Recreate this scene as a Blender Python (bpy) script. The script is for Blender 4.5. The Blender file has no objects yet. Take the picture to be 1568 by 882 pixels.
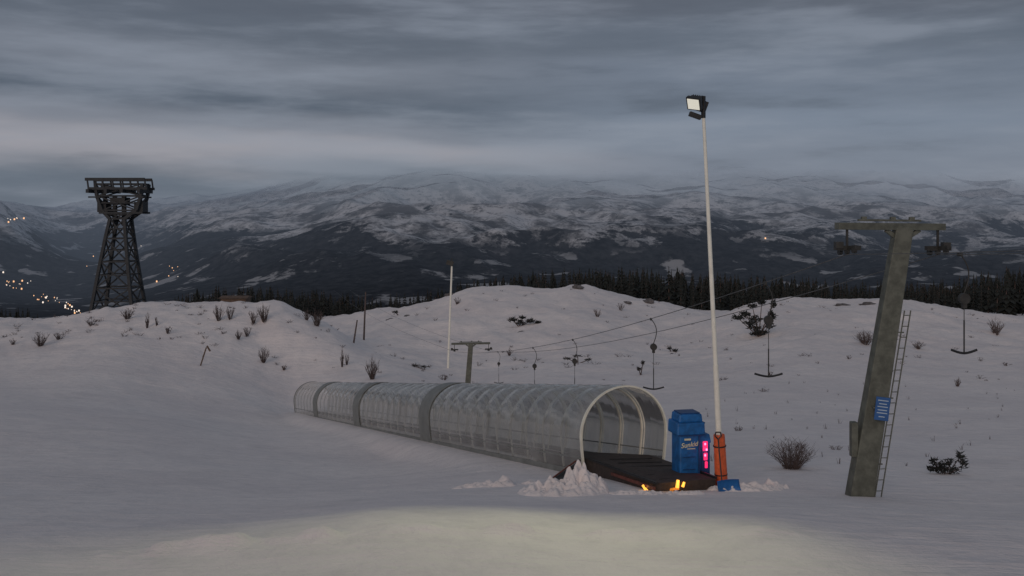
import bpy, math, random
import numpy as np
from mathutils import Vector, Matrix
random.seed(7); rng=np.random.RandomState(5)
scene=bpy.context.scene
CZ=5.5            # eye height above the piste
F=1568.0; CX=784.0; HY=330.0
def S(px,py,d):   # bearing/elevation sighting at a real distance -> world position
    return Vector(((px-CX)/F*d, d, CZ+(HY-py)/F*d))
def lin(r,g,b):
    f=lambda c:(c/255/12.92) if c/255<=0.04045 else ((c/255+0.055)/1.055)**2.4
    return (f(r),f(g),f(b),1)
# ------------------------------------------------------------ noise
_tab=rng.rand(512,512)
def vnoise(x,y):
    xi=np.floor(x).astype(int); yi=np.floor(y).astype(int)
    fx=x-xi; fy=y-yi; fx=fx*fx*(3-2*fx); fy=fy*fy*(3-2*fy)
    a=_tab[xi%512,yi%512]; b=_tab[(xi+1)%512,yi%512]; c=_tab[xi%512,(yi+1)%512]; d=_tab[(xi+1)%512,(yi+1)%512]
    return (a*(1-fx)+b*fx)*(1-fy)+(c*(1-fx)+d*fx)*fy
def fbm(x,y,s,o=4,g=0.5):
    t=0*x; amp=1; tot=0
    for i in range(o):
        t=t+amp*(vnoise(x/s+17.3*i,y/s+9.1*i)-0.5); tot+=amp; amp*=g; s*=0.5
    return t/tot*2
def sm(a,b,x):
    t=np.clip((x-a)/(b-a),0,1); return t*t*(3-2*t)
# ------------------------------------------------------------ thin plate surfaces
class TPS:
    def __init__(s,pts,ku,kd,lam=0.0):
        p=np.array([[ (a-CX)/F*ku, math.log(d)*kd, (z if c=='z' else (HY-z)/F*d)] for a,d,z,c in pts])
        s.P=p[:,:2]; s.ku=ku; s.kd=kd; n=len(p)
        r=np.hypot(p[:,None,0]-p[None,:,0],p[:,None,1]-p[None,:,1])
        K=np.where(r>0,r*r*np.log(r+1e-12),0)+lam*np.eye(n)
        A=np.zeros((n+3,n+3)); A[:n,:n]=K; A[:n,n]=1; A[:n,n+1:]=p[:,:2]; A[n,:n]=1; A[n+1:,:n]=p[:,:2].T
        s.w=np.linalg.solve(A,np.concatenate([p[:,2],[0,0,0]]))
    def __call__(s,x,y,dmin):
        yc=np.maximum(y,dmin); u=np.clip(x/yc,-1.3,1.3)*s.ku; v=np.log(yc)*s.kd
        out=s.w[-3]+s.w[-2]*u+s.w[-1]*v
        for i in range(len(s.P)):
            r=np.hypot(u-s.P[i,0],v-s.P[i,1])
            out=out+s.w[i]*np.where(r>0,r*r*np.log(r+1e-12),0)
        return out
N=[]
def ctl(px,*dp):
    for d,y in dp: N.append((px,d,y,'p'))
def ctz(px,*dp):
    for d,y in dp: N.append((px,d,y,'z'))
for px in (-600,-150,200,600,1000,1400,1800,2300):
    ctz(px,(12,-5.2))
for px in (-400,0,400,800,1200,1600,2000):
    ctz(px,(205,-21),(270,-38),(420,-95))
ctl(-350,(15,873),(22,780),(35,690),(60,600),(83,560),(100,520),(120,490),(145,520))
ctl(0,(15,880),(22,785),(35,705),(60,620),(83,578),(100,528),(118,494),(140,517))
ctl(60,(118,496)); ctl(150,(118,479),(140,500))
ctl(250,(15.5,868),(24,775),(35,715),(60,642),(83,600),(100,528),(118,466),(140,492))
ctl(340,(118,463)); ctl(430,(116,469),(135,500)); ctl(480,(114,496)); ctl(520,(113,512),(150,510))
ctl(400,(17,828),(25,771),(35,726),(50,684),(70,652),(83,625),(95,585),(105,530))
ctl(545,(90,588),(100,560),(115,531),(140,512),(160,494))
ctl(600,(18,795),(24,765),(32,738),(45,700),(100,560),(130,515),(162,474))
ctl(680,(163,461)); ctl(710,(80,612),(95,588),(120,540),(163,447)); ctl(780,(163,441)); ctl(850,(163,441)); ctl(893,(163,434)); ctl(925,(163,447)); ctl(960,(163,456)); ctl(1000,(163,459)); ctl(1050,(160,470)); ctl(1092,(158,481))
ctl(800,(18.5,795),(24,765),(55,655),(75,612),(95,575),(125,520))
ctl(900,(24,765),(95,570),(125,510),(145,470))
ctl(1040,(18.5,800),(26.5,748),(36,700),(50,655),(70,615),(95,570),(125,525))
ctl(1200,(19,795),(26,750),(33,706),(45,665),(60,625),(90,565),(120,505),(150,458))
ctl(1130,(152,469)); ctl(1160,(150,461)); ctl(1270,(150,460)); ctl(1310,(150,465)); ctl(1350,(150,463)); ctl(1420,(150,470)); ctl(1480,(150,484))
ctl(1400,(19,805),(25,763),(33,715),(45,670),(60,630),(90,570),(120,512))
ctl(1568,(19,812),(25,768),(33,718),(45,672),(60,632),(90,575),(120,525),(150,492))
ctl(1950,(25,770),(45,680),(90,580),(150,500))
tz0=(HY-722)/F*30; tz1=(HY-633)/F*83
A0=Vector(((955-CX)/F*30,30,CZ+tz0)); A1=Vector(((478-CX)/F*83,83,CZ+tz1))
for t in (0,.2,.4,.6,.8,1.0,1.12):
    p=A0.lerp(A1,t); N.append((CX+p.x/p.y*F,p.y,p.z-CZ,'z'))
near=TPS(N,4.0,1.6,0.0004)
ax=(A1-A0).normalized(); rt=Vector((ax.y,-ax.x,0)).normalized(); UP=Vector((0,0,1))
TL=(A1-A0).length
def hgt(x,y):
    x=np.asarray(x,float); y=np.asarray(y,float)
    z=near(x,y,12.0)
    s=(x-A0.x)*ax.x+(y-A0.y)*ax.y; q=np.abs((x-A0.x)*rt.x+(y-A0.y)*rt.y)
    onT=sm(3.2,1.8,q)*sm(-7,-3,s)*sm(TL+6,TL,s)
    amp=0.05+0.14*sm(20,60,y)+0.95*sm(85,130,y)
    z=z+fbm(x,y,9.0,5,0.58)*amp*(1-0.9*onT)+fbm(x+50,y,1.7,4,0.6)*0.045*(1+5*sm(70,120,y))*(1-onT)
    zl=A0.z-CZ+s*ax.z
    z=z*(1-onT)+onT*(np.where(s>0,zl,z)-0.03)
    lip=np.where(x<8,17.2+0.11*x+fbm(x,y,3.0,3)*0.5,18.1)
    z=z+0.2*np.exp(-((y-lip)/0.3)**2)*np.maximum(0,0.3+1.6*fbm(x,y+9,0.8,4))*sm(8,2,x)*sm(-9,-5,x)
    return z+CZ
def gz(x,y): return float(hgt(np.array([x]),np.array([y]))[0])
def G(px,d):
    x=(px-CX)/F*d; return Vector((x,d,gz(x,d)))
_dd=np.arange(15,185,0.5)
def hit(px,py,dm=115):
    X=(px-CX)/F*_dd; h=hgt(X,_dd); k=np.nonzero(h>=CZ+(HY-py)/F*_dd)[0]
    if len(k)==0 or k[0]==0: return G(px,dm)
    return G(px,float(_dd[k[0]]))
# ------------------------------------------------------------ materials
def newmat(name):
    m=bpy.data.materials.new(name); m.use_nodes=True; nt=m.node_tree
    for n in list(nt.nodes): nt.nodes.remove(n)
    o=nt.nodes.new('ShaderNodeOutputMaterial'); return m,nt,o
def nd(nt,t,**k):
    n=nt.nodes.new(t)
    for a,b in k.items():
        if a.startswith('_'): setattr(n,a[1:],b)
        else: n.inputs[a.replace('__',' ')].default_value=b
    return n
def L(nt,a,b): nt.links.new(a,b)
def mth(nt,op,a,b=None,c=None,clamp=False):
    n=nt.nodes.new('ShaderNodeMath'); n.operation=op; n.use_clamp=clamp
    for i,v in enumerate((a,b,c)):
        if v is None: continue
        if isinstance(v,(int,float)): n.inputs[i].default_value=v
        else: L(nt,v,n.inputs[i])
    return n.outputs[0]
def mr(nt,v,a,b,c=0,d=1,smooth=True):
    n=nt.nodes.new('ShaderNodeMapRange'); n.interpolation_type='SMOOTHSTEP' if smooth else 'LINEAR'
    L(nt,v,n.inputs[0])
    for i,x in zip((1,2,3,4),(a,b,c,d)): n.inputs[i].default_value=x
    return n.outputs[0]
def mix(nt,f,a,b):
    n=nt.nodes.new('ShaderNodeMix'); n.data_type='RGBA'
    if isinstance(f,(int,float)): n.inputs[0].default_value=f
    else: L(nt,f,n.inputs[0])
    for i,v in ((6,a),(7,b)):
        if isinstance(v,tuple): n.inputs[i].default_value=v
        else: L(nt,v,n.inputs[i])
    return n.outputs[2]
def noise(nt,vec,scale,detail=5,rough=0.55):
    n=nd(nt,'ShaderNodeTexNoise',Scale=scale,Detail=detail,Roughness=rough)
    L(nt,vec,n.inputs['Vector']); return n.outputs[0]
def simple(name,col,rough=0.6,metal=0.0,var=0.25,scale=3.0,bump=0.0,emit=None,es=0):
    m,nt,o=newmat(name); b=nt.nodes.new('ShaderNodeBsdfPrincipled')
    tc=nt.nodes.new('ShaderNodeTexCoord'); nz=noise(nt,tc.outputs['Object'],scale,6,0.65)
    dark=tuple(c*(1-var) for c in col[:3])+(1,); lite=tuple(min(1,c*(1+var)) for c in col[:3])+(1,)
    L(nt,mix(nt,mr(nt,nz,0.3,0.7),dark,lite),b.inputs['Base Color'])
    b.inputs['Roughness'].default_value=rough; b.inputs['Metallic'].default_value=metal
    if bump:
        bp=nd(nt,'ShaderNodeBump',Strength=bump,Distance=0.02); L(nt,nz,bp.inputs['Height']); L(nt,bp.outputs[0],b.inputs['Normal'])
    if emit: b.inputs['Emission Color'].default_value=emit; b.inputs['Emission Strength'].default_value=es
    L(nt,b.outputs[0],o.inputs[0]); return m
def snow_mat():
    m,nt,o=newmat('snow'); b=nt.nodes.new('ShaderNodeBsdfPrincipled')
    g=nt.nodes.new('ShaderNodeNewGeometry'); P=g.outputs['Position']
    n1=noise(nt,P,0.10,6,0.6); n2=noise(nt,P,1.5,6,0.7); n5=noise(nt,P,0.35,5,0.6)
    mp=nt.nodes.new('ShaderNodeMapping'); mp.inputs['Rotation'].default_value=(0,0,math.radians(-6)); mp.inputs['Scale'].default_value=(0.2,3.0,1); L(nt,P,mp.inputs[0])
    n3=noise(nt,mp.outputs[0],1.0,4,0.6)
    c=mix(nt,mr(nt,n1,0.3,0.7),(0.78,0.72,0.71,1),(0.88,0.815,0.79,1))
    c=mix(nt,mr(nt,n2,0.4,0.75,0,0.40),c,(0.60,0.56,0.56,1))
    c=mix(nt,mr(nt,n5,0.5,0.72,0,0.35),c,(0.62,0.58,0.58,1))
    L(nt,c,b.inputs['Base Color']); b.inputs['Roughness'].default_value=0.75
    h=mth(nt,'ADD',mth(nt,'MULTIPLY',n2,0.7),mth(nt,'MULTIPLY',n3,0.8))
    n4=noise(nt,P,9.0,3,0.6); h=mth(nt,'ADD',h,mth(nt,'MULTIPLY',n4,0.15)); h=mth(nt,'ADD',h,mth(nt,'MULTIPLY',n5,1.4))
    bp=nd(nt,'ShaderNodeBump',Strength=0.6,Distance=0.2); L(nt,h,bp.inputs['Height']); L(nt,bp.outputs[0],b.inputs['Normal'])
    L(nt,b.outputs[0],o.inputs[0]); return m
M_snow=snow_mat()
M_steel=simple('galvanised_steel',(0.115,0.122,0.10),0.65,0.1,0.3,4)
M_dsteel=simple('dark_steel',(0.04,0.04,0.038),0.6,0.2,0.3,4)
M_rope=simple('wire_rope',(0.12,0.12,0.12),0.6,0.2,0.3,4)
M_lattice=simple('tower_steel',(0.04,0.043,0.047),0.8,0,0.2,1)
M_white=simple('white_paint',(0.84,0.83,0.74),0.5,0,0.08,4)
M_alu=simple('aluminium_hoop',(0.74,0.72,0.62),0.4,0.1,0.15,4)
M_alub=simple('lit_entrance_hoop',(0.86,0.85,0.72),0.4,0.1,0.1,4)  # paler copy of the hoop aluminium; light on the arch put into its colour
M_band=simple('grey_sheet',(0.20,0.21,0.20),0.55,0,0.2,2)
M_belt=simple('rubber_belt',(0.050,0.037,0.032),0.85,0,0.3,8,0.3)
M_blue=simple('blue_plastic',(0.010,0.12,0.36),0.5,0,0.3,5)
M_blued=simple('dark_blue_plastic',(0.006,0.05,0.17),0.5,0,0.25,5)
M_orange=simple('orange_padding',(0.72,0.13,0.04),0.6,0,0.2,6,0.3)
M_redwood=simple('red_brown_board',(0.16,0.05,0.035),0.8,0,0.3,6,0.3)
M_black=simple('black_plastic',(0.015,0.015,0.016),0.5,0,0.2,6)
M_wood=simple('weathered_wood',(0.11,0.075,0.055),0.85,0,0.35,5,0.3)
M_twig=simple('twig_bark',(0.10,0.075,0.07),0.9,0,0.3,5)
M_needle=simple('needles',(0.018,0.022,0.020),0.9,0,0.5,2)
M_signb=simple('sign_blue',(0.02,0.10,0.30),0.5,0,0.1,4)
M_signw=simple('sign_white',(0.42,0.52,0.62),0.5,0,0.1,4)
M_yel=simple('yellow_print',(0.7,0.72,0.5),0.6,0,0.1,4)
M_red=simple('red_lamp',(0.6,0.02,0.08),0.4,0,0.1,4,0,(1,0.03,0.16,1),1.0)
M_redhot=simple('red_lamp_core',(0.6,0.1,0.2),0.4,0,0.1,4,0,(1,0.22,0.42,1),2.2)
M_amber=simple('amber_lamp',(0.8,0.4,0.05),0.4,0,0.1,4,0,(1,0.46,0.07,1),1.3)
M_amberbar=simple('amber_bar',(0.8,0.30,0.03),0.5,0,0.1,4,0,(1,0.35,0.04,1),0.25)
M_flood=simple('floodlight_glass',(0.8,0.8,0.7),0.3,0,0.05,4,0,(1,0.97,0.82,1),0.40)
M_town=simple('village_lamp',(0.8,0.5,0.3),0.5,0,0,4,0,(1,0.55,0.28,1),1.1)
M_townw=simple('village_lamp_white',(0.8,0.8,0.8),0.5,0,0,4,0,(1,0.85,0.7,1),1.0)
def skin_mat():
    m,nt,o=newmat('clear_polycarbonate')
    tr=nd(nt,'ShaderNodeBsdfTransparent',Color=(0.92,0.92,0.89,1)); df=nd(nt,'ShaderNodeBsdfDiffuse',Color=(0.70,0.69,0.65,1)); gl=nd(nt,'ShaderNodeBsdfGlossy',Color=(1.0,1.0,1.0,1),Roughness=0.12)
    tl=nd(nt,'ShaderNodeBsdfTranslucent',Color=(0.6,0.6,0.57,1))
    g=nt.nodes.new('ShaderNodeNewGeometry'); n=noise(nt,g.outputs['Position'],0.8,5,0.6)
    bp=nd(nt,'ShaderNodeBump',Strength=0.35,Distance=0.07); L(nt,noise(nt,g.outputs['Position'],0.9,1,0.5),bp.inputs['Height']); L(nt,bp.outputs[0],gl.inputs['Normal'])
    fr=nd(nt,'ShaderNodeLayerWeight',Blend=0.35)
    m0=nt.nodes.new('ShaderNodeMixShader'); m0.inputs[0].default_value=0.35; L(nt,df.outputs[0],m0.inputs[1]); L(nt,tl.outputs[0],m0.inputs[2])
    m1=nt.nodes.new('ShaderNodeMixShader'); L(nt,mr(nt,n,0.3,0.72,0.20,0.44),m1.inputs[0]); L(nt,tr.outputs[0],m1.inputs[1]); L(nt,m0.outputs[0],m1.inputs[2])
    m2=nt.nodes.new('ShaderNodeMixShader'); L(nt,mth(nt,'MULTIPLY_ADD',fr.outputs['Fresnel'],0.75,0.05),m2.inputs[0]); L(nt,m1.outputs[0],m2.inputs[1]); L(nt,gl.outputs[0],m2.inputs[2])
    L(nt,m2.outputs[0],o.inputs[0]); return m
M_skin=skin_mat()
# ------------------------------------------------------------ builders
def empty(name,loc=(0,0,0)):
    e=bpy.data.objects.new(name,None); e.location=loc; e.empty_display_size=0.3; scene.collection.objects.link(e); return e
class B:
    def __init__(s): s.v=[]; s.f=[]
    def add(s,vs,fs):
        n=len(s.v); s.v+= [tuple(v) for v in vs]; s.f+=[tuple(i+n for i in f) for f in fs]
    def box(s,c,size,R=None,taper=1.0):
        c=Vector(c); vs=[]
        for z in (-1,1):
            k=taper if z>0 else 1
            for x,y in ((-1,-1),(1,-1),(1,1),(-1,1)):
                v=Vector((x*size[0]/2*k,y*size[1]/2*k,z*size[2]/2))
                if R is not None: v=R@v
                vs.append(c+v)
        s.add(vs,[(0,3,2,1),(4,5,6,7),(0,1,5,4),(1,2,6,5),(2,3,7,6),(3,0,4,7)])
    def tube(s,p0,p1,r0,r1=None,n=8,caps=True):
        p0=Vector(p0); p1=Vector(p1); r1=r0 if r1 is None else r1
        d=(p1-p0).normalized(); a=d.orthogonal().normalized(); b=d.cross(a); vs=[]
        for p,r in ((p0,r0),(p1,r1)):
            for i in range(n):
                t=2*math.pi*i/n; vs.append(p+a*(r*math.cos(t))+b*(r*math.sin(t)))
        fs=[(i,(i+1)%n,n+(i+1)%n,n+i) for i in range(n)]
        if caps: fs+= [tuple(reversed(range(n))),tuple(range(n,2*n))]
        s.add(vs,fs)
    def path(s,pts,r,n=6):
        for a,b in zip(pts[:-1],pts[1:]): s.tube(a,b,r,r,n)
    def beam(s,p0,p1,w,h,up=UP,w1=None,h1=None):
        p0=Vector(p0); p1=Vector(p1); d=(p1-p0).normalized(); r=d.cross(up)
        if r.length<1e-3: r=d.orthogonal()
        r.normalize(); u=r.cross(d); vs=[]
        for p,ww,hh in ((p0,w,h),(p1,w1 or w,h1 or h)):
            for a,b in ((-1,-1),(1,-1),(1,1),(-1,1)): vs.append(p+r*(a*ww/2)+u*(b*hh/2))
        s.add(vs,[(0,3,2,1),(4,5,6,7),(0,1,5,4),(1,2,6,5),(2,3,7,6),(3,0,4,7)])
    def obj(s,name,mat,parent=None,bevel=0,smooth=False):
        off=parent.location if parent else Vector((0,0,0))
        me=bpy.data.meshes.new(name); me.from_pydata([tuple(Vector(v)-off) for v in s.v],[],s.f); me.materials.append(mat)
        o=bpy.data.objects.new(name,me); scene.collection.objects.link(o)
        if parent: o.parent=parent
        if bevel:
            md=o.modifiers.new('bev','BEVEL'); md.width=bevel; md.segments=2; md.limit_method='ANGLE'
        if smooth:
            for p in me.polygons: p.use_smooth=True
        return o
def gridmesh(name,X,Y,Z,mat):
    r,c=X.shape; co=np.stack([X,Y,Z],-1).reshape(-1,3).astype(np.float32)
    i=np.arange(r*c).reshape(r,c)
    q=np.stack([i[:-1,:-1],i[:-1,1:],i[1:,1:],i[1:,:-1]],-1).reshape(-1,4)
    me=bpy.data.meshes.new(name); me.vertices.add(len(co)); me.vertices.foreach_set('co',co.ravel())
    me.loops.add(q.size); me.loops.foreach_set('vertex_index',q.ravel().astype(np.int32))
    me.polygons.add(len(q)); me.polygons.foreach_set('loop_start',np.arange(0,q.size,4,dtype=np.int32)); me.polygons.foreach_set('loop_total',np.full(len(q),4,dtype=np.int32))
    me.polygons.foreach_set('use_smooth',np.ones(len(q),bool)); me.update(calc_edges=True); me.validate()
    me.materials.append(mat); o=bpy.data.objects.new(name,me); scene.collection.objects.link(o); return o
# ------------------------------------------------------------ near ground
ys=np.concatenate([np.linspace(-60,8,18)[:-1], np.exp(np.linspace(math.log(8),math.log(420),600))])
ss=np.linspace(-1,1,520)
Yg,Sg=np.meshgrid(ys,ss,indexing='ij'); Xg=Sg*(np.maximum(Yg,0)*0.72+12+np.maximum(-Yg,0))
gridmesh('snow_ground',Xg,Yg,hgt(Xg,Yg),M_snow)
# ------------------------------------------------------------ far terrain
N=[]
for px in (-700,0,400,800,1200,1700,2300):
    ctz(px,(350,-76),(430,-93),(700,-160),(1500,-270),(2400,-325))
ctl(-450,(4200,400),(6000,300),(11000,260))
ctl(0,(3000,500),(4200,460),(5000,428),(5600,372),(6200,324),(7500,320),(11000,314))
ctl(150,(3500,480),(5000,440),(6500,412),(7500,368),(9000,332),(11000,316))
ctl(300,(3000,505),(4500,428),(5500,375),(6500,345),(8000,326),(11000,310))
ctl(430,(3600,455),(4300,415),(5200,364),(6200,328),(7500,310),(9000,298),(11000,288))
for px,o5,of in ((600,347,0),(800,347,0),(1000,352,4),(1250,374,12),(1500,390,17)):
    ctl(px,(3000,482),(3600,442),(4300,404),(5000,o5),(6200,318+of),(7500,282+of/2),(9000,240),(11000,190))
ctl(2100,(3000,480),(5000,380),(7500,290),(9000,240),(11000,190))
far=TPS(N,3.0,2.4,0.0005)
def fargz(x,y):
    z=far(x,y,350)
    a=sm(2600,4200,y)
    rid=1-2*np.abs(fbm(x+3000,y,1300,5,0.5))
    valley=sm(-290,-200,z)
    return z+CZ+a*valley*((rid-0.6)*120+fbm(x,y,420,4,0.55)*60)+fbm(x,y,300,3)*8*a
yf=np.exp(np.linspace(math.log(350),math.log(11500),560)); sf=np.linspace(-0.95,0.95,620)
Yf,Sf=np.meshgrid(yf,sf,indexing='ij'); Xf=Sf*Yf
m,nt,o=newmat('mountain_forest_and_snow'); b=nd(nt,'ShaderNodeBsdfDiffuse'); g=nt.nodes.new('ShaderNodeNewGeometry'); P=g.outputs['Position']
sp=nt.nodes.new('ShaderNodeSeparateXYZ'); L(nt,P,sp.inputs[0]); z=sp.outputs[2]
n1=noise(nt,P,1/700,7,0.6); n2=noise(nt,P,1/150,7,0.72); n3=noise(nt,P,1/200,4,0.55); n4=noise(nt,P,1/45,4,0.7); n5=noise(nt,P,1/330,6,0.7)
zz=mth(nt,'ADD',z,mth(nt,'MULTIPLY_ADD',n1,600,-300)); zz=mth(nt,'ADD',zz,mth(nt,'MULTIPLY_ADD',n2,640,-320))
forest=mr(nt,zz,-20,-120)
rock=mth(nt,'MULTIPLY',mr(nt,n5,0.45,0.6),mr(nt,z,450,-100,0.4,0.9))
rock=mth(nt,'MAXIMUM',rock,mr(nt,n4,0.49,0.66,0,0.7))
rock=mth(nt,'MAXIMUM',rock,mr(nt,n2,0.52,0.61,0,0.75))
dark=mth(nt,'MAXIMUM',forest,rock)
field=mth(nt,'MULTIPLY',mr(nt,n3,0.58,0.62),mr(nt,z,-130,-200)); field=mth(nt,'MULTIPLY',field,mr(nt,n2,0.42,0.52))
dark=mth(nt,'MULTIPLY',dark,mth(nt,'SUBTRACT',1,mth(nt,'MULTIPLY',field,0.5)))
fc=mix(nt,mr(nt,n4,0.3,0.7),(0.010,0.012,0.016,1),(0.040,0.043,0.050,1))
c=mix(nt,dark,(0.53,0.54,0.565,1),fc); L(nt,c,b.inputs[0])
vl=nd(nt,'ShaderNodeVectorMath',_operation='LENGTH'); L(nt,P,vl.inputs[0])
hz=nd(nt,'ShaderNodeEmission',Color=lin(102,112,128),Strength=1.0)  # aerial haze painted into the mountain surface as a glow growing with distance
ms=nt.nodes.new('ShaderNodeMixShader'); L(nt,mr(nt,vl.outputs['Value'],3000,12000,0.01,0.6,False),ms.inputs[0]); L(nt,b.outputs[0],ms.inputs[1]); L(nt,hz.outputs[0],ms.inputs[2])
tr=nt.nodes.new('ShaderNodeBsdfTransparent'); mt=nt.nodes.new('ShaderNodeMixShader')
nc=noise(nt,P,1/1300,5,0.55); za=mth(nt,'ADD',z,mth(nt,'MULTIPLY_ADD',nc,420,-210))
L(nt,mr(nt,za,20,360,0,1,False),mt.inputs[0]); L(nt,ms.outputs[0],mt.inputs[1]); L(nt,tr.outputs[0],mt.inputs[2]); L(nt,mt.outputs[0],o.inputs[0])  # slopes turn transparent with height, painting low cloud into the material
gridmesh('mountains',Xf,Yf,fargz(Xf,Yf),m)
# village lights in the valley
v=B(); w=B()
_fd=np.arange(2600,9500,25.0)
def fhit(px,py):
    X=(px-CX)/F*_fd; h=fargz(X,_fd); k=np.nonzero(h>=CZ+(HY-py)/F*_fd)[0]
    if len(k)==0: return None
    d=float(_fd[k[0]])-30; return Vector(((px-CX)/F*d,d,CZ+(HY-py)/F*d))
spots=[]
for i in range(15): spots.append((random.uniform(8,48),random.uniform(430,444)))
for i in range(10): spots.append((random.uniform(50,80),random.uniform(450,466)))
for i in range(26):
    t=random.random(); spots.append((82+45*t+random.uniform(-3,3),458+26*t+random.uniform(-5,4)))
for i in range(7): spots.append((random.uniform(12,52),random.uniform(334,342)))
for i in range(6): spots.append((random.uniform(258,275),random.uniform(406,424)))
spots+=[(208,375),(216,377),(133,408),(143,393),(165,410),(1172,366),(95,492),(5,418),(240,432)]
for px,py in spots:
    p=fhit(px,py)
    if p is None: continue
    r=random.choice((0.8,1.2,1.9))*p.y/2500
    (v if random.random()<0.7 else w).tube(p,p+Vector((0,0,2*r)),r,r*0.8,6)
ve=empty('village_lights',(-2000,4000,-300)); v.obj('warm_lamps',M_town,ve); w.obj('white_lamps',M_townw,ve)
# ------------------------------------------------------------ conveyor tunnel
T=empty('covered_ski_conveyor',A0)
def tp(s,q,h): return A0+ax*s+rt*q+UP*h
def prof(k=1.0,n=26):
    pts=[(-1.28*k,0.0),(-1.34*k,0.4),(-1.38*k,0.8)]
    for i in range(n+1):
        a=math.pi*(1-i/n); pts.append((1.40*k*math.cos(a),1.12+1.40*k*math.sin(a)))
    return pts+[(1.38*k,0.8),(1.34*k,0.4),(1.28*k,0.0)]
sk=B(); st=np.arange(0,TL+0.01,1.5)
for i,s0 in enumerate(st[:-1]):
    bul=0.022+random.uniform(-.008,.008)
    for a in range(3):
        t0=s0+1.5*a/3; t1=s0+1.5*(a+1)/3
        k0=1+bul*math.sin(math.pi*a/3); k1=1+bul*math.sin(math.pi*(a+1)/3)
        p0=prof(k0); p1=prof(k1)
        vs=[tp(t0,*p) for p in p0]+[tp(t1,*p) for p in p1]; n=len(p0)
        sk.add(vs,[(j,j+1,n+j+1,n+j) for j in range(n-1)])
sk.obj('polycarbonate_skin',M_skin,T,smooth=True)
def hoop(bb,s,w,t,k=1.0):
    P_=prof(k+t/1.4); Q_=prof(k-t/1.4); n=len(P_)
    vs=[tp(s-w/2,*p) for p in P_]+[tp(s+w/2,*p) for p in P_]+[tp(s-w/2,*p) for p in Q_]+[tp(s+w/2,*p) for p in Q_]
    fs=[]
    for j in range(n-1):
        fs+=[(j,j+1,n+j+1,n+j),(2*n+j,3*n+j,3*n+j+1,2*n+j+1),(j,2*n+j,2*n+j+1,j+1),(n+j,n+j+1,3*n+j+1,3*n+j)]
    bb.add(vs,fs)
hp=B(); hq=B()
for i,s0 in enumerate(st):
    hoop(hq if i==0 else hp,s0-(0.03 if i==0 else 0),0.10 if i==0 else 0.08,0.026 if i==0 else 0.02,0.985 if i==0 else 0.972)
hp.obj('hoops',M_alu,T); hq.obj('entrance_hoop',M_alub,T)
bd=B()
for s0 in (17.1,32.3,46.9): hoop(bd,s0,1.7,0.012,1.035)
hoop(bd,TL+0.1,0.3,0.02,1.03)
bd.obj('joint_bands',M_band,T)
rl=B()
for q in (-1.36,1.36): rl.beam(tp(0,q,0.5),tp(TL,q,0.5),0.035,0.035)
rl.obj('side_rails',M_band,T)
kb=B()
for q in (-1.30,1.30): kb.beam(tp(0,q,0.02),tp(TL,q,0.02),0.08,0.24)
kb.obj('base_skirt',M_band,T)
fl=B(); fl.beam(tp(0.4,0,0.12),tp(TL,0,0.12),0.75,0.12)
def slab(bb,pts,th):
    pts=[Vector(p) for p in pts]; n=len(pts); lo=[p-UP*th for p in pts]
    bb.add(pts+lo,[tuple(range(n)),tuple(reversed(range(n,2*n)))]+[(i,n+i,n+(i+1)%n,(i+1)%n) for i in range(n)])
slab(fl,[tp(0.6,-1.15,0.48),tp(-1.2,-1.12,0.42),tp(-4.0,-1.05,0.12),tp(-4.1,0.62,0.10),tp(-2.6,0.80,0.2),tp(0.6,1.15,0.36)],0.5)
slab(fl,[tp(0.7,-1.15,0.47),tp(0.7,1.15,0.35),tp(5,0.8,0.2),tp(5,-0.8,0.2)],0.3)
fl.obj('belt',M_belt,T)
fm=B(); fm.beam(tp(-0.1,-1.15,0.47),tp(-4.1,-1.08,0.13),0.06,0.06); fm.beam(tp(-2.5,0.82,0.22),tp(-4.1,0.64,0.12),0.05,0.06)
for k in range(6): fm.beam(tp(-0.6-0.6*k,-0.75,0.465-0.06*k),tp(-0.6-0.6*k,0.62,0.37-0.05*k),0.02,0.02)
fm.beam(tp(0.3,-1.3,0.26),tp(-1.0,-2.7,-0.02),0.30,0.05); fm.obj('ramp_edges',M_black,T)
rb_=B(); rb_.tube(tp(0.3,-1.4,0.40),tp(-1.2,-3.1,-0.05),0.025,0.025,6); rb_.beam(tp(-1.5,-1.1,0.16),tp(-4.2,-1.2,0.02),0.05,0.08); rb_.obj('side_boards',M_redwood,T)
# amber warning bar
pA=S(990,750,26.2); pB=S(1040,743,26.0)
W=empty('warning_light_barrier',(pA+pB)/2); bb=B(); bb.beam(pA+Vector((0.05,0,-0.06)),pB+Vector((0,0,-0.08)),0.05,0.06); bb.obj('bar',M_amberbar,W,0.01)
bb=B()
bb.tube(pA+Vector((-0.10,0,0.12)),pA+Vector((0.03,0,-0.06)),0.03,0.045,10); bb.tube(pA+Vector((0.03,-.02,-.08)),pA+Vector((0.10,-.02,-.02)),0.03,0.02,8)
bb.tube(pB+Vector((-0.05,0,-0.06)),pB+Vector((-0.03,0,0.13)),0.05,0.04,10); bb.tube(pB+Vector((0.09,0,-0.04)),pB+Vector((0.13,0,0.08)),0.04,0.03,8); bb.obj('lamps',M_amber,W)
bb=B()
for p in (pA,pB): bb.tube((p.x,p.y,gz(p.x,p.y)-.1),p-Vector((0,0,0.07)),0.02,0.02,6)
bb.obj('stands',M_black,W)
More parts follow.
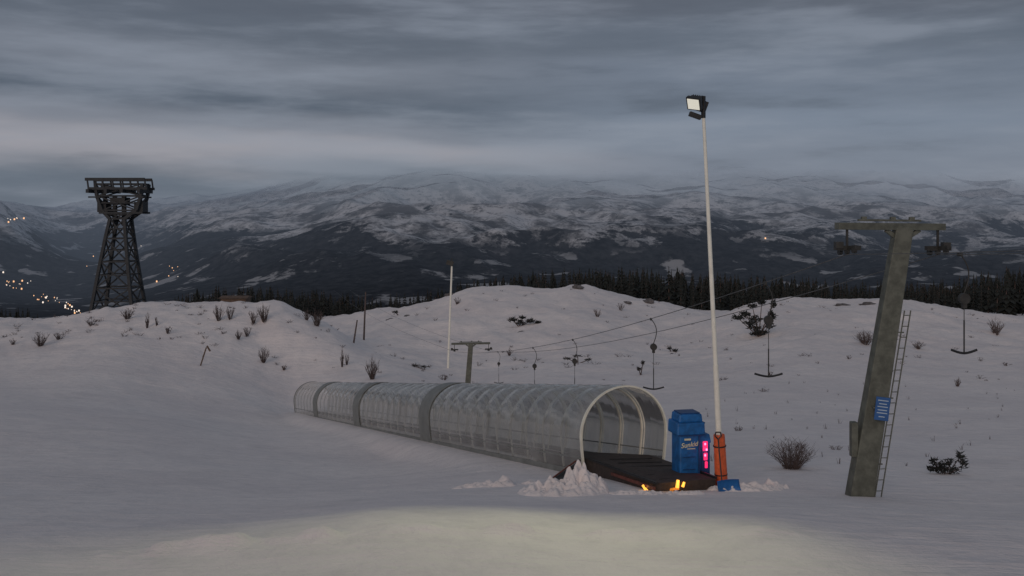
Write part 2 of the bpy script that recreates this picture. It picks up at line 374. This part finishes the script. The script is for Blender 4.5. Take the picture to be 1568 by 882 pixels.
# snow pile beside the ramp
def pile(name,c,rx,ry,h,seed):
    n=80; u=np.linspace(-1,1,n); U,V=np.meshgrid(u,u); X=c.x+U*rx; Y=c.y+V*ry; r=np.hypot(U,V)
    Z=hgt(X,Y)-0.06+np.maximum(0,(1-r**1.5))*h*(0.9+1.2*fbm(X+seed,Y,0.55,4,0.65))+np.where(r<1,fbm(X,Y+seed,0.22,4,0.65)*0.13,0)*sm(1,0.7,r)
    gridmesh(name,X,Y,Z,M_snow)
pile('snow_pile',G(858,25.3),1.15,0.8,0.55,3); pile('snow_pile',G(890,25.5),0.75,0.6,0.8,9)
pile('snow_drift',G(1140,26.2),1.1,0.5,0.25,5); pile('snow_drift',G(1185,26.6),0.45,0.4,0.3,15); pile('snow_drift',G(760,27.5),1.6,0.5,0.2,8); pile('snow_drift',G(1000,25.2),1.5,0.35,0.2,12)
# ------------------------------------------------------------ control cabinet
c0=G(1058,27.6); c0.z-=0.12; C=empty('conveyor_control_cabinet',c0); Rz=Matrix.Rotation(math.radians(12),3,'Z')
def cb(bb,x,y,z,sx,sy,sz,tp_=1.0): bb.box(c0+Rz@Vector((x,y,z)),(sx,sy,sz),Rz,tp_)
bb=B(); cb(bb,-0.14,0,0.80,0.60,0.62,1.6); cb(bb,-0.14,-0.02,1.70,0.80,0.74,0.34,0.97); cb(bb,-0.12,0,1.97,0.68,0.62,0.22,0.94); cb(bb,0.30,0.02,0.7,0.30,0.56,1.2); cb(bb,0.28,0.02,1.40,0.40,0.60,0.24,0.85)
bb.obj('housing',M_blue,C,0.04)
bb=B(); cb(bb,-0.12,-0.02,0.18,0.70,0.70,0.3); cb(bb,0.10,-0.32,0.95,0.05,0.05,1.2); cb(bb,-0.14,-0.385,1.545,0.74,0.05,0.03); cb(bb,0.30,-0.275,0.70,0.24,0.05,0.95); cb(bb,-0.12,-0.01,1.85,0.76,0.70,0.035)
cb(bb,-0.12,0.0,2.09,0.55,0.5,0.05); cb(bb,-0.18,-0.32,0.62,0.36,0.03,0.02); cb(bb,-0.18,-0.32,0.95,0.36,0.03,0.02)
bb.obj('trim',M_blued,C,0.008)
bb=B(); cb(bb,0.28,-0.31,1.22,0.14,0.04,0.26); cb(bb,0.29,-0.31,0.94,0.11,0.04,0.2); cb(bb,0.31,-0.31,0.72,0.08,0.04,0.18); bb.obj('status_lamp',M_red,C,0.02)
bb=B()
for x,zz_ in ((0.27,1.28),(0.31,1.13),(0.27,0.98)): cb(bb,x,-0.335,zz_,0.05,0.02,0.06)
bb.obj('status_lamp_core',M_redhot,C,0.01)
tcu=bpy.data.curves.new('logo_text','FONT'); tcu.body='Sunkid'; tcu.size=0.18; tcu.extrude=0.003; tcu.offset=0.002; tcu.shear=0.3; tcu.align_x='CENTER'; tcu.materials.append(M_yel)
to=bpy.data.objects.new('logo_text',tcu); scene.collection.objects.link(to); to.parent=C; to.location=Rz@Vector((-0.17,-0.318,1.22)); to.rotation_euler=(math.radians(90),math.radians(-6),math.radians(12))
bb=B(); cb(bb,-0.22,-0.318,1.42,0.18,0.012,0.05); cb(bb,-0.12,-0.318,1.17,0.22,0.012,0.02); bb.obj('logo_mark',M_yel,C)
# ------------------------------------------------------------ floodlight pole
b0=G(1105,26.8); top=S(1077,172,26.3); Pp=empty('floodlight_pole',b0)
bb=B(); mid=b0.lerp(top,0.33); bb.tube(b0-UP*0.2,mid,0.085,0.072,12); bb.tube(mid,top,0.062,0.042,12); bb.obj('pole',M_white,Pp,smooth=False)
bb=B(); dirp=(top-b0).normalized(); bb.tube(b0+dirp*0.05,b0+dirp*1.42,0.17,0.145,14); bb.obj('safety_padding',M_orange,Pp,0.02)
bb=B()
for h in (0.35,1.1): bb.tube(b0+dirp*h,b0+dirp*(h+0.03),0.172,0.172,14)
bb.obj('padding_straps',M_black,Pp)
hc=top+Vector((-0.27,-0.12,0.20))
dl=Vector((-0.55,-0.62,-0.56)).normalized()
q=dl.to_track_quat('-Z','Y').to_matrix()@Matrix.Rotation(math.radians(12),3,'Z')
bb=B(); bb.box(hc-dl*0.05,(0.40,0.36,0.12),q,0.95); bb.box(hc-dl*0.16,(0.30,0.26,0.12),q)
for k in range(5): bb.box(hc-dl*0.24+q@Vector(((k-2)*0.06,0,0)),(0.02,0.24,0.08),q)
bb.beam(top-UP*0.15,top+UP*0.42,0.09,0.09); bb.tube(top+UP*0.05,hc-dl*0.12,0.03,0.03,8)
c2=top+Vector((0.0,0.16,0.0)); q2=Matrix.Rotation(math.radians(20),3,'Y'); bb.box(c2+Vector((-0.02,0,0.18)),(0.28,0.2,0.28),q2); bb.box(c2+Vector((-0.2,-.1,-0.08)),(0.32,0.16,0.12),q2)
bb.obj('lamp_housing',M_black,Pp,0.01)
bb=B(); bb.box(hc+dl*0.018,(0.32,0.29,0.012),q); bb.obj('lamp_glass',M_flood,Pp)
# shovel
sh=G(1115,26.0); Sv=empty('snow_shovel',sh); bb=B(); hb=sh+Vector((-0.14,0.05,0.12)); ht=sh+Vector((-0.17,0.42,1.22)); bb.tube(hb,ht,0.018,0.018,8)
bb.path([ht,ht+Vector((-0.08,0,0.08)),ht+Vector((-0.06,0,0.18)),ht+Vector((0.06,0,0.18)),ht+Vector((0.08,0,0.08)),ht],0.018); bb.obj('handle',M_black,Sv)
bb=B(); n=12; vs=[]
for i in range(n):
    a=-0.5+i/(n-1)
    for y,zf in ((-0.14,0.0),(0.0,0.07),(0.10,0.22)): vs.append(sh+Vector((a*0.56,y-abs(a)**2*0.3,zf+0.04+0.05*a)))
bb.add(vs,[(3*i+j,3*i+j+1,3*i+j+4,3*i+j+3) for i in range(n-1) for j in range(2)])
o=bb.obj('blade',M_blue,Sv,smooth=True); md=o.modifiers.new('s','SOLIDIFY'); md.thickness=0.02
# ------------------------------------------------------------ lift pylons
def pylon(base,topc,w0,w1,armdir,arm,name,ladder=True,off=0.0):
    E=empty(name,base); up=(topc-base).normalized(); bb=B(); side=armdir.normalized()
    bb.beam(base-up*0.3,topc,w0,w0*0.75,Vector((0,1,0)),w1,w1*0.75)
    bb.obj('mast',M_steel,E,0.02)
    ac=topc+side*off
    a=B(); L_=ac-side*arm/2; R_=ac+side*arm/2
    a.beam(L_,R_,0.24,0.17); a.beam(topc-side*0.45-up*0.08,topc-up*0.38,0.10,0.10); a.beam(topc+side*0.45-up*0.08,topc-up*0.38,0.10,0.10)
    a.beam(ac-side*arm*0.3+UP*0.15,ac+side*arm*0.28+UP*0.15,0.12,0.05)
    for k in (-0.25,0.02,0.2): a.box(ac+side*k*arm+UP*0.19,(0.12,0.12,0.10))
    a.obj('crossarm',M_steel,E,0.01)
    s_=B(); cd=Vector((-0.19,0.98,-0.1)).normalized(); outs=[]
    for sg in (-1,1):
        c=ac+side*(sg*(arm/2-0.27)+(0.12 if sg>0 else 0))-UP*0.56
        s_.beam(c+UP*0.52,c+UP*0.05,0.05,0.05,Vector((0,1,0)))
        s_.beam(c-cd*0.42+UP*0.02,c+cd*0.42+UP*0.02,0.05,0.10)
        s_.beam(c-side*0.32+UP*0.03,c+side*0.34+UP*0.03,0.12,0.11)
        for k in (-0.34,0,0.34): s_.tube(c+cd*k-side*0.04-UP*0.05,c+cd*k+side*0.04-UP*0.05,0.075,0.075,14)
        s_.box(c+side*sg*0.22+UP*0.1,(0.18,0.2,0.16))
        outs.append(c-UP*0.13)
    s_.obj('sheave_assemblies',M_dsteel,E)
    if ladder:
        l=B(); n=int((topc-base).length*0.72/0.27)
        for k_ in (0.0,0.17):
            o2=side*(w0*0.5+0.04+k_)+Vector((0,-0.2,0)); l.tube(base+o2,base+o2*0.97+up*0.27*n,0.016,0.016,6)
        for k in range(n):
            l.tube(base+side*(w0*0.5+0.04)+Vector((0,-0.2,0))+up*(0.27*k+0.15),base+side*(w0*0.5+0.21)+Vector((0,-0.2,0))+up*(0.27*k+0.15),0.012,0.012,6)
        for k in range(3,n,6): l.beam(base+side*(w0*0.3)+Vector((0,-0.2,0))+up*(0.27*k),base+side*(w0*0.5+0.1)+Vector((0,-0.2,0))+up*(0.27*k),0.03,0.03)
        l.obj('ladder',M_steel,E)
    return E,outs
pb=G(1316,25.0); pt=S(1383,347,25.2)
E1,o1=pylon(pb,pt,0.58,0.42,Vector((0.98,0.18,-0.01)),2.85,'ski_lift_pylon',True,-0.34)
bb=B(); bx=pb.lerp(pt,0.21)+Vector((-0.38,-0.05,0)); bb.box(bx,(0.16,0.22,0.85)); bb.obj('junction_box',M_steel,E1,0.02)
qb=G(716,92); qt=S(721,526,92)
E2,o2=pylon(qb,qt,0.5,0.42,Vector((1,0.15,0)),3.5,'ski_lift_pylon',False)
rb=Vector((19.0,-22,gz(19.0,-22))); rtp=rb+Vector((0.4,0,7.5)); E3,o3=pylon(rb,rtp,0.58,0.42,Vector((0.98,0.18,0)),2.75,'ski_lift_pylon',False)
cbl=B(); curves=[]
def catenary(a,b,sag,n=40): return [a.lerp(b,i/n)-UP*(sag*4*(i/n)*(1-i/n)) for i in range(n+1)]
for k in (0,1):
    c=catenary(o1[k],o2[k],0.9); curves.append(c); cbl.path(c,0.013,5); cbl.path(catenary(o3[k],o1[k],0.5),0.008,5)
    cbl.path(catenary(o2[k],Vector((o2[k].x-30,o2[k].y+110,gz(-32,202)+6)),1.0),0.012,5)
cb_e=empty('lift_cable',o1[0]); cbl.obj('ropes',M_rope,cb_e)
# information sign on mast
sg=S(1351,626,24.6); I=empty('information_sign',sg); Rs=Matrix.Rotation(math.radians(-8),3,'Z')@Matrix.Rotation(math.radians(6),3,'Y')
bb=B(); bb.box(sg,(0.33,0.03,0.56),Rs); bb.obj('panel',M_signb,I,0.005)
bb=B()
for z_,w_ in ((0.20,0.24),(0.12,0.18),(0.05,0.24),(-0.03,0.22),(-0.10,0.24),(-0.19,0.14)): bb.box(sg+Rs@Vector((0,-0.019,z_)),(w_,0.006,0.022),Rs)
bb.obj('lettering',M_signw,I); bb=B(); bb.box(sg+Rs@Vector((-0.05,0.10,0.0)),(0.3,0.18,0.04),Rs); bb.obj('bracket',M_steel,I)
# T-bars
def tbar(p,drop,length,barw,name='t_bar_hanger'):
    E=empty(name,p); bb=B(); bb.box(p-UP*0.02,(0.06,0.2,0.08)); pts=[p]
    for i in range(1,9):
        t=i/8; pts.append(p+Vector((0.16*math.sin(math.pi*t)+0.10*t,0,-drop*t+0.05*math.sin(math.pi*t))))
    bb.path(pts,0.016,6); dr_=pts[-1]
    bb.tube(dr_-Vector((0,0.07,0.13)),dr_+Vector((0,0.07,-0.13)),0.13,0.13,14); bb.box(dr_-UP*0.28,(0.10,0.10,0.16))
    bot=dr_-UP*(length); bb.tube(dr_-UP*0.25,bot+UP*0.75,0.010,0.010,6)
    bb.obj('spring_box',M_dsteel,E)
    bb=B(); bb.tube(bot+UP*0.8,bot,0.018,0.018,6)
    pp=[bot+Vector((barw*a/2,0,0.085*abs(a)**1.6)) for a in (-1,-.8,-.55,-.3,0,.3,.55,.8,1)]; bb.path(pp,0.03,8); bb.obj('bar',M_black,E)
def on(curve,px):
    for a,b in zip(curve[:-1],curve[1:]):
        ua=CX+a.x/a.y*F; ub=CX+b.x/b.y*F
        if (ua-px)*(ub-px)<=0: return a.lerp(b,(px-ua)/(ub-ua))
    return curve[0]
for px in (1172,997,877,816): tbar(on(curves[0],px),0.95,1.75,0.80)
tbar(on(curves[1],762),0.9,1.8,0.8)
tbar(o1[1].lerp(o3[1],0.012)+Vector((0.14,-0.1,0.0)),0.95,1.45,0.62)
# ------------------------------------------------------------ cable car tower
dt=280.0; tb=S(183,520,dt); tb.z=gz(tb.x,dt)-1; K=empty('cable_car_tower',tb); bb=B()
def q4(px,py,half_y):
    p=S(px,py,dt); return [p+Vector((0,-half_y,0)),p+Vector((0,half_y,0))]
levels=[(600,136,236,7),(520,144,222,6),(480,150,214,5.2),(440,156,208,4.4),(400,162,203,3.6),(365,168,199,3.0),(335,174,196,2.5),(322,162,214,2.5),(300,154,221,2.5),(282,152,223,2.5)]
prev=None
for py,l,r,hy in levels:
    c=q4(l,py,hy)+q4(r,py,hy)[::-1]
    for i in range(4): bb.beam(c[i],c[(i+1)%4],0.4,0.4)
    if prev:
        for i in range(4):
            bb.beam(prev[i],c[i],0.8,0.8,Vector((0.1,1,0))); bb.beam(prev[i],c[(i+1)%4],0.33,0.33); bb.beam(prev[(i+1)%4],c[i],0.33,0.33)
            mp1=(prev[i]+c[i])/2; mp2=(prev[(i+1)%4]+c[(i+1)%4])/2; bb.beam(mp1,mp2,0.28,0.28)
    prev=c
bb.obj('lattice',M_lattice,K)
bb=B()
for hy in (-2.8,2.8):
    for py,l,r,th in ((275,137,227,0.8),(289,141,231,0.7),(302,142,160,0.4),(302,214,226,0.4),(326,158,224,0.5)):
        bb.beam(S(l,py,dt)+Vector((0,hy,0)),S(r,py,dt)+Vector((0,hy,0)),0.6,th)
    for px in (140,150,163,178,193,205,216,227): bb.beam(S(px,275,dt)+Vector((0,hy,0)),S(px+2,290,dt)+Vector((0,hy,0)),0.35,0.35,Vector((0,1,0)))
for px in (145,172,196,222): bb.beam(S(px,293,dt)+Vector((0,-5,0)),S(px,293,dt)+Vector((0,5,0)),0.8,1.0)
for px in (160,216):
    bb.box(S(px,317,dt),(2.4,4,2.8)); bb.beam(S(px,285,dt),S(px,318,dt),0.5,0.5,Vector((0,1,0)))
for px in (176,190): bb.beam(S(px,300,dt),S(px,345,dt),1.0,1.0,Vector((0,1,0)))
bb.box(S(184,308,dt),(4,4,2.0)); bb.obj('head_saddles',M_lattice,K)
# ------------------------------------------------------------ small poles
def post(name,base,top_,r,mat,head=None):
    E=empty(name,base); bb=B(); bb.tube(base-UP*0.3,top_,r,r*0.7,8); bb.obj('pole',mat,E)
    if head:
        b2=B(); b2.box(top_+Vector((-0.2,-0.1,0.1)),(0.75,0.5,0.5),Matrix.Rotation(0.3,3,'Y')); b2.tube(top_,top_+UP*0.6,0.08,0.06,6); b2.obj('lamp_head',M_dsteel,E,0.03)
post('lamp_post',G(686,108),S(692,404,108),0.13,M_white,True)
post('wooden_post',G(541,112),S(547,490,112),0.10,M_twig)
post('wooden_post',G(557,124),S(560,447,124),0.12,M_twig)
g0=hit(306,561,84); E=empty('trail_marker',g0); bb=B(); t1=S(316,532,g0.y); bb.beam(g0-UP*.2,t1,0.12,0.10); bb.beam(t1+Vector((0.05,0,.15)),t1+Vector((0.35,0,-0.35)),0.10,0.14); bb.beam(t1-Vector((0.35,0,0.9)),t1-Vector((0.1,0,0.3)),0.06,0.06); bb.obj('stake',M_wood,E)
h0=G(361,121); h0.z=S(361,470,121).z; H=empty('wooden_hut',h0); bb=B(); bb.box(h0+Vector((0,0,0.45)),(2.9,2.4,1.5)); bb.obj('walls',M_wood,H)
bb=B(); s_=[Vector((-1.7,-1.5,1.1)),Vector((1.7,-1.5,1.1)),Vector((1.7,1.5,1.1)),Vector((-1.7,1.5,1.1)),Vector((-1.6,0,1.35)),Vector((1.6,0,1.35))]
bb.add([h0+a for a in s_],[(0,1,5,4),(2,3,4,5),(0,4,3),(1,2,5),(0,3,2,1)]); bb.obj('roof',M_wood,H)
# ------------------------------------------------------------ vegetation
def twigs(bb,base,w,h,n,r,sub=3,lean=0):
    for i in range(n):
        a=random.uniform(0,2*math.pi); sp_=random.uniform(0.1,1)**0.8
        p=base+Vector((math.cos(a)*w*0.12*random.random(),math.sin(a)*w*0.12,-0.1)); hh=h*random.uniform(0.45,1.0)*(1-0.35*sp_)
        tip=base+Vector((math.cos(a)*w/2*sp_+lean,math.sin(a)*w/2*sp_,hh)); m_=p.lerp(tip,0.5)+Vector((0,0,h*0.08*sp_))+Vector((random.uniform(-1,1),random.uniform(-1,1),0))*w*0.04
        bb.tube(p,m_,r,r*0.75,3,False); bb.tube(m_,tip,r*0.75,r*0.3,3,False)
        for k in range(sub):
            t=random.uniform(0.25,0.95); q_=m_.lerp(tip,t) if random.random()<0.6 else p.lerp(m_,t)
            e=q_+Vector((random.uniform(-1,1)*w*0.16,random.uniform(-1,1)*w*0.16,random.uniform(0.02,0.28)*h)); bb.tube(q_,e,r*0.55,r*0.25,3,False)
def shrub(px,py,wpx,hpx,n=40,rp=0.38,name='bare_shrub',sub=5):
    g_=hit(px,py); d=g_.y; E=empty(name,g_); bb=B(); twigs(bb,g_,wpx/F*d,hpx/F*d,n,rp/F*d,sub); bb.obj('branches',M_twig,E)
for a in ((1212,720,80,50,130,0.42),(225,503,10,26,14),(335,491,20,26,26),(352,490,16,24,20),(388,497,16,26,18),(405,495,24,28,30),(257,512,16,14,16),(62,530,26,24,34),(365,520,12,18,14),(378,518,14,18,16),(403,556,20,26,28),(435,568,12,10,12),(524,562,8,34,12),(531,560,8,22,10),(570,582,24,36,40),(195,489,26,18,30),(140,500,24,12,18),(1325,528,40,24,50),(1525,514,32,26,36),(1466,592,14,16,18),(485,500,24,30,34),(470,490,16,20,20),(915,486,14,14,14),(950,476,14,14,12),(700,466,16,12,12),(1405,534,24,14,20),(240,500,10,16,10),(90,520,22,12,18),(20,528,12,12,12),(780,545,16,12,14),(1180,575,12,8,10),(680,582,20,10,14),(1300,550,10,8,8),(1540,560,12,8,10),(1130,660,20,8,12),(1280,690,24,8,14),(1170,600,18,6,12)):
    shrub(*a)
def needles(bb,c,rx,rz,n,size):
    for i in range(n):
        v_=Vector((random.gauss(0,1),random.gauss(0,1),random.gauss(0,1))).normalized()*random.random()**0.4
        p=c+Vector((v_.x*rx,v_.y*rx,v_.z*rz)); a=Vector((random.uniform(-1,1),random.uniform(-1,1),random.uniform(-.2,1))).normalized()*size*random.uniform(.5,1.4); b_=a.orthogonal().normalized()*size*0.22
        bb.add([p-b_,p+b_,p+a],[(0,1,2)])
def nbush(name,px,py,blobs,size,dens=70):   # size in sighting units
    g_=hit(px,py); d=g_.y; E=empty(name,g_); bb=B(); tb_=B(); k=d/F
    for bx_,by_,rx,rz in blobs:
        c=S(bx_,by_,d)+Vector((0,random.uniform(-6,6)*k,0)); needles(bb,c,rx*k,rz*k,dens,size*k); tb_.tube(g_-UP*0.1,c,1.0*k,0.5*k,5)
        for j in range(8): tb_.tube(c,c+Vector((random.uniform(-1,1)*rx*1.5,random.uniform(-1,1)*rx,random.uniform(-.3,1.5)*rz))*k,0.4*k,0.15*k,4)
    bb.obj('needles',M_needle,E); tb_.obj('branches',M_twig,E)
nbush('pine_bush',1162,516,[(1130,487,9,3),(1143,482,10,3.5),(1158,489,11,5),(1150,495,12,3),(1156,503,12,4),(1166,509,12,4),(1184,466,4,6),(1181,482,6,6),(1178,498,7,7),(1152,469,8,3),(1166,464,5,3),(1160,512,12,3)],6)
nbush('dark_shrub',1448,728,[(1428,706,7,6),(1440,711,8,6),(1455,709,9,7),(1470,700,7,9),(1447,720,15,5),(1426,718,7,4),(1474,710,7,7),(1460,720,11,5),(1438,718,9,6)],5.5)
nbush('juniper_bush',795,500,[(785,490,7,3),(797,494,7,4),(812,492,7,3),(824,495,4,3),(800,487,4,2)],4.5)
nbush('juniper_bush',885,556,[(870,550,8,2),(885,546,8,2),(900,551,6,2)],3.5,40)
nbush('juniper_bush',981,575,[(984,556,2.5,4),(979,566,3,3)],4,40)
nbush('juniper_bush',1028,540,[(1025,534,4,2),(1034,537,4,2)],3.5,40)
nbush('juniper_bush',650,566,[(635,560,7,2),(650,562,9,2)],3.5,40)
nbush('juniper_bush',610,482,[(606,478,5,2),(625,484,5,2)],3.5,40)
# scattered tufts
bb=B()
for i in range(230):
    px=random.choice((random.uniform(560,1100),random.uniform(1100,1568),random.uniform(0,540))); d=random.uniform(85,160) if px>540 else random.uniform(100,118)
    g_=G(px,d); s_=random.uniform(0.2,0.8)**1.3; twigs(bb,g_,s_*2.2,s_*0.7,8,0.018,2)
for i in range(60):
    px=random.uniform(1080,1568); d=random.uniform(32,80); g_=G(px,d); s_=random.uniform(.1,.35); twigs(bb,g_,s_,s_,4,0.01,1)
te=empty('dry_grass_tufts',(0,120,0)); bb.obj('stems',M_twig,te)
def rock(px,d,rx,rz):
    c=G(px,d); bb=B(); n=9; m_=5; vs=[]
    for j in range(m_+1):
        ph=math.pi/2*j/m_
        for i in range(n):
            t=2*math.pi*i/n; k=random.uniform(.75,1.15); vs.append(c+Vector((math.cos(t)*math.cos(ph)*rx*k,math.sin(t)*math.cos(ph)*rx*k,math.sin(ph)*rz*k-0.1)))
    bb.add(vs,[(j*n+i,j*n+(i+1)%n,(j+1)*n+(i+1)%n,(j+1)*n+i) for j in range(m_) for i in range(n)]); E=empty('rock',c); bb.obj('stone',M_rock,E)
M_rock=simple('lichen_rock',(0.13,0.12,0.12),0.9,0,0.5,1.5,0.5)
for a in ((884,158,1.0,0.6),(993,158,1.1,0.7),(960,156,.8,.35),(600,150,.9,.35),(625,150,.7,.3),(1030,115,.5,.3),(1290,146,1.2,.3),(1330,146,1.3,.45),(1440,146,1.1,.3),(690,158,1,.35),(800,130,.8,.25)): rock(*a)
# conifers behind the knolls
tr=B(); nb=B()
def spruce(base,h,w):
    tr.tube(base-UP*0.5,base+UP*h*0.97,0.02*h,0.004*h,5,False)
    lay=int(8+h*0.5)
    for i in range(lay):
        t=i/(lay-1); zc=0.1+0.88*t; rr=w*(1-t)**0.85*random.uniform(.65,1.2)+0.04*w; k=6
        a0=random.uniform(0,6)
        for j in range(k):
            if random.random()<0.12: continue
            a=a0+2*math.pi*j/k+random.uniform(-.25,.25); r_=rr*random.uniform(.6,1.25); dv=Vector((math.cos(a),math.sin(a),0)); sd=Vector((-dv.y,dv.x,0))*r_*0.45
            top_=base+UP*(h*zc+0.03*h); tip=base+dv*r_+UP*(h*zc-0.06*h-0.15*r_); mid_=base+dv*r_*0.55+UP*(h*zc-0.015*h)
            nb.add([top_,mid_+sd,tip,mid_-sd],[(0,1,2,3)])
def line(x,pts):
    for (a,b),(c,d) in zip(pts[:-1],pts[1:]):
        if a<=x<=c: return b+(d-b)*(x-a)/(c-a)
    return pts[-1][1]
TOP=[(-200,470),(100,475),(270,456),(320,440),(400,440),(500,446),(560,454),(640,448),(700,432),(780,424),(850,410),(1000,412),(1050,412),(1100,420),(1200,424),(1300,430),(1420,434),(1500,418),(1568,406),(1900,406)]
for i in range(2300):
    px=random.uniform(-150,1750); d=random.uniform(178,300)
    if 60<px<265 and random.random()<0.88: continue
    if 540<px<700 and random.random()<0.35: continue
    g_=G(px,d); zt=CZ+(HY-(line(px,TOP)+random.uniform(-4,24)))/F*d; h=zt-g_.z
    if h<2.5: continue
    h=min(h,23+random.uniform(-6,3)); spruce(g_,h,h*random.uniform(.15,.25))
fe=empty('distant_conifers',(0,240,-20)); tr.obj('trunks',M_twig,fe); nb.obj('boughs',M_needle,fe)
# ------------------------------------------------------------ sky
w=bpy.data.worlds.new('World'); scene.world=w; w.use_nodes=True; nt=w.node_tree
for n in list(nt.nodes): nt.nodes.remove(n)
o=nt.nodes.new('ShaderNodeOutputWorld'); bg=nt.nodes.new('ShaderNodeBackground'); bg2=nt.nodes.new('ShaderNodeBackground'); ad=nt.nodes.new('ShaderNodeAddShader')
SE=math.radians(16); SR=math.radians(200)
sky=nt.nodes.new('ShaderNodeTexSky'); sky.sky_type='NISHITA'; sky.sun_disc=False; sky.sun_elevation=SE; sky.sun_rotation=SR
L(nt,sky.outputs[0],bg2.inputs[0]); bg2.inputs[1].default_value=0.003
tc=nt.nodes.new('ShaderNodeTexCoord'); D=tc.outputs['Generated']; sp=nt.nodes.new('ShaderNodeSeparateXYZ'); L(nt,D,sp.inputs[0])
x_,y_,z_=sp.outputs
mp=nt.nodes.new('ShaderNodeMapping'); mp.inputs['Scale'].default_value=(2.0,2.0,11.0); L(nt,D,mp.inputs[0])
mp2=nt.nodes.new('ShaderNodeMapping'); mp2.inputs['Scale'].default_value=(3.0,3.0,20.0); mp2.inputs['Rotation'].default_value=(0,0.03,0); mp2.inputs['Location'].default_value=(0.7,0,0.4); L(nt,D,mp2.inputs[0])
a=noise(nt,mp.outputs[0],1.6,5,0.5); b_=noise(nt,mp2.outputs[0],1.5,6,0.55)
e=mth(nt,'ADD',z_,mth(nt,'MULTIPLY_ADD',a,0.07,-0.035))
e=mth(nt,'ADD',e,mth(nt,'MULTIPLY',x_,0.02))
def ramp(stops):
    r=nt.nodes.new('ShaderNodeValToRGB'); L(nt,mth(nt,'MULTIPLY',e,2.0,clamp=True),r.inputs[0]); r.color_ramp.interpolation='EASE'
    for i,(p,c) in enumerate(stops):
        el=r.color_ramp.elements[i] if i<2 else r.color_ramp.elements.new(p)
        el.position=p; el.color=lin(*c)
    return r.outputs[0]
left=ramp([(0.0,(100,109,122)),(1.0,(109,114,123)),(0.06,(98,108,122)),(0.115,(150,149,157)),(0.16,(120,125,137)),(0.215,(82,91,105)),(0.28,(112,118,130)),(0.34,(92,99,111)),(0.44,(85,90,101))])
right=ramp([(0.0,(108,116,129)),(1.0,(109,114,123)),(0.10,(117,125,140)),(0.18,(117,127,143)),(0.26,(108,117,132)),(0.33,(96,104,117)),(0.44,(88,93,104))])
c=mix(nt,mr(nt,x_,-0.15,0.2),left,right)
c=mix(nt,mr(nt,b_,0.45,0.72,0,0.55),c,lin(138,145,158)); c=mix(nt,mr(nt,b_,0.48,0.25,0,0.55),c,lin(72,80,93))
L(nt,c,bg.inputs[0]); bg.inputs[1].default_value=1.0
L(nt,bg.outputs[0],ad.inputs[0]); L(nt,bg2.outputs[0],ad.inputs[1]); L(nt,ad.outputs[0],o.inputs[0])
# ------------------------------------------------------------ lights
sl=bpy.data.lights.new('sun','SUN'); sl.energy=0.74; sl.angle=math.radians(24); sl.color=(1,0.79,0.66); so=bpy.data.objects.new('sun',sl); scene.collection.objects.link(so)
sd=Vector((math.sin(SR)*math.cos(SE),math.cos(SR)*math.cos(SE),math.sin(SE)))
so.rotation_euler=sd.to_track_quat('Z','Y').to_euler()
fl_=bpy.data.lights.new('floodlight_beam','SPOT'); fl_.energy=1900; fl_.spot_size=math.radians(76); fl_.spot_blend=0.8; fl_.shadow_soft_size=0.15; fl_.color=(1,0.98,0.58)
fo=bpy.data.objects.new('floodlight_beam',fl_); scene.collection.objects.link(fo); fo.parent=Pp; fp=hc+dl*0.08; fo.location=fp-b0; fo.rotation_euler=(Vector((-4.0,4.5,0))-fp).normalized().to_track_quat('-Z','Y').to_euler()
def pl(name,p,col,e_,par):
    l=bpy.data.lights.new(name,'POINT'); l.energy=e_; l.color=col; l.shadow_soft_size=0.05; o_=bpy.data.objects.new(name,l); scene.collection.objects.link(o_); o_.parent=par; o_.location=Vector(p)-par.location
pl('amber_glow',pB+Vector((0,-0.15,0.12)),(1,0.55,0.15),1.3,W); pl('amber_glow',pA+Vector((0,-0.15,0.12)),(1,0.6,0.15),0.9,W)
pl('red_glow',c0+Rz@Vector((0.31,-0.5,1.1)),(1,0.08,0.25),1.2,C)
# ------------------------------------------------------------ camera
cam=bpy.data.cameras.new('camera'); cam.lens=36; cam.sensor_width=36; cam.shift_y=-(441-HY)/F; cam.clip_start=0.5; cam.clip_end=30000
co=bpy.data.objects.new('camera',cam); scene.collection.objects.link(co); co.location=(0,0,CZ); co.rotation_euler=(math.radians(90),0,0); scene.camera=co
scene.view_settings.view_transform='Standard'; scene.view_settings.look='None'; scene.view_settings.exposure=0
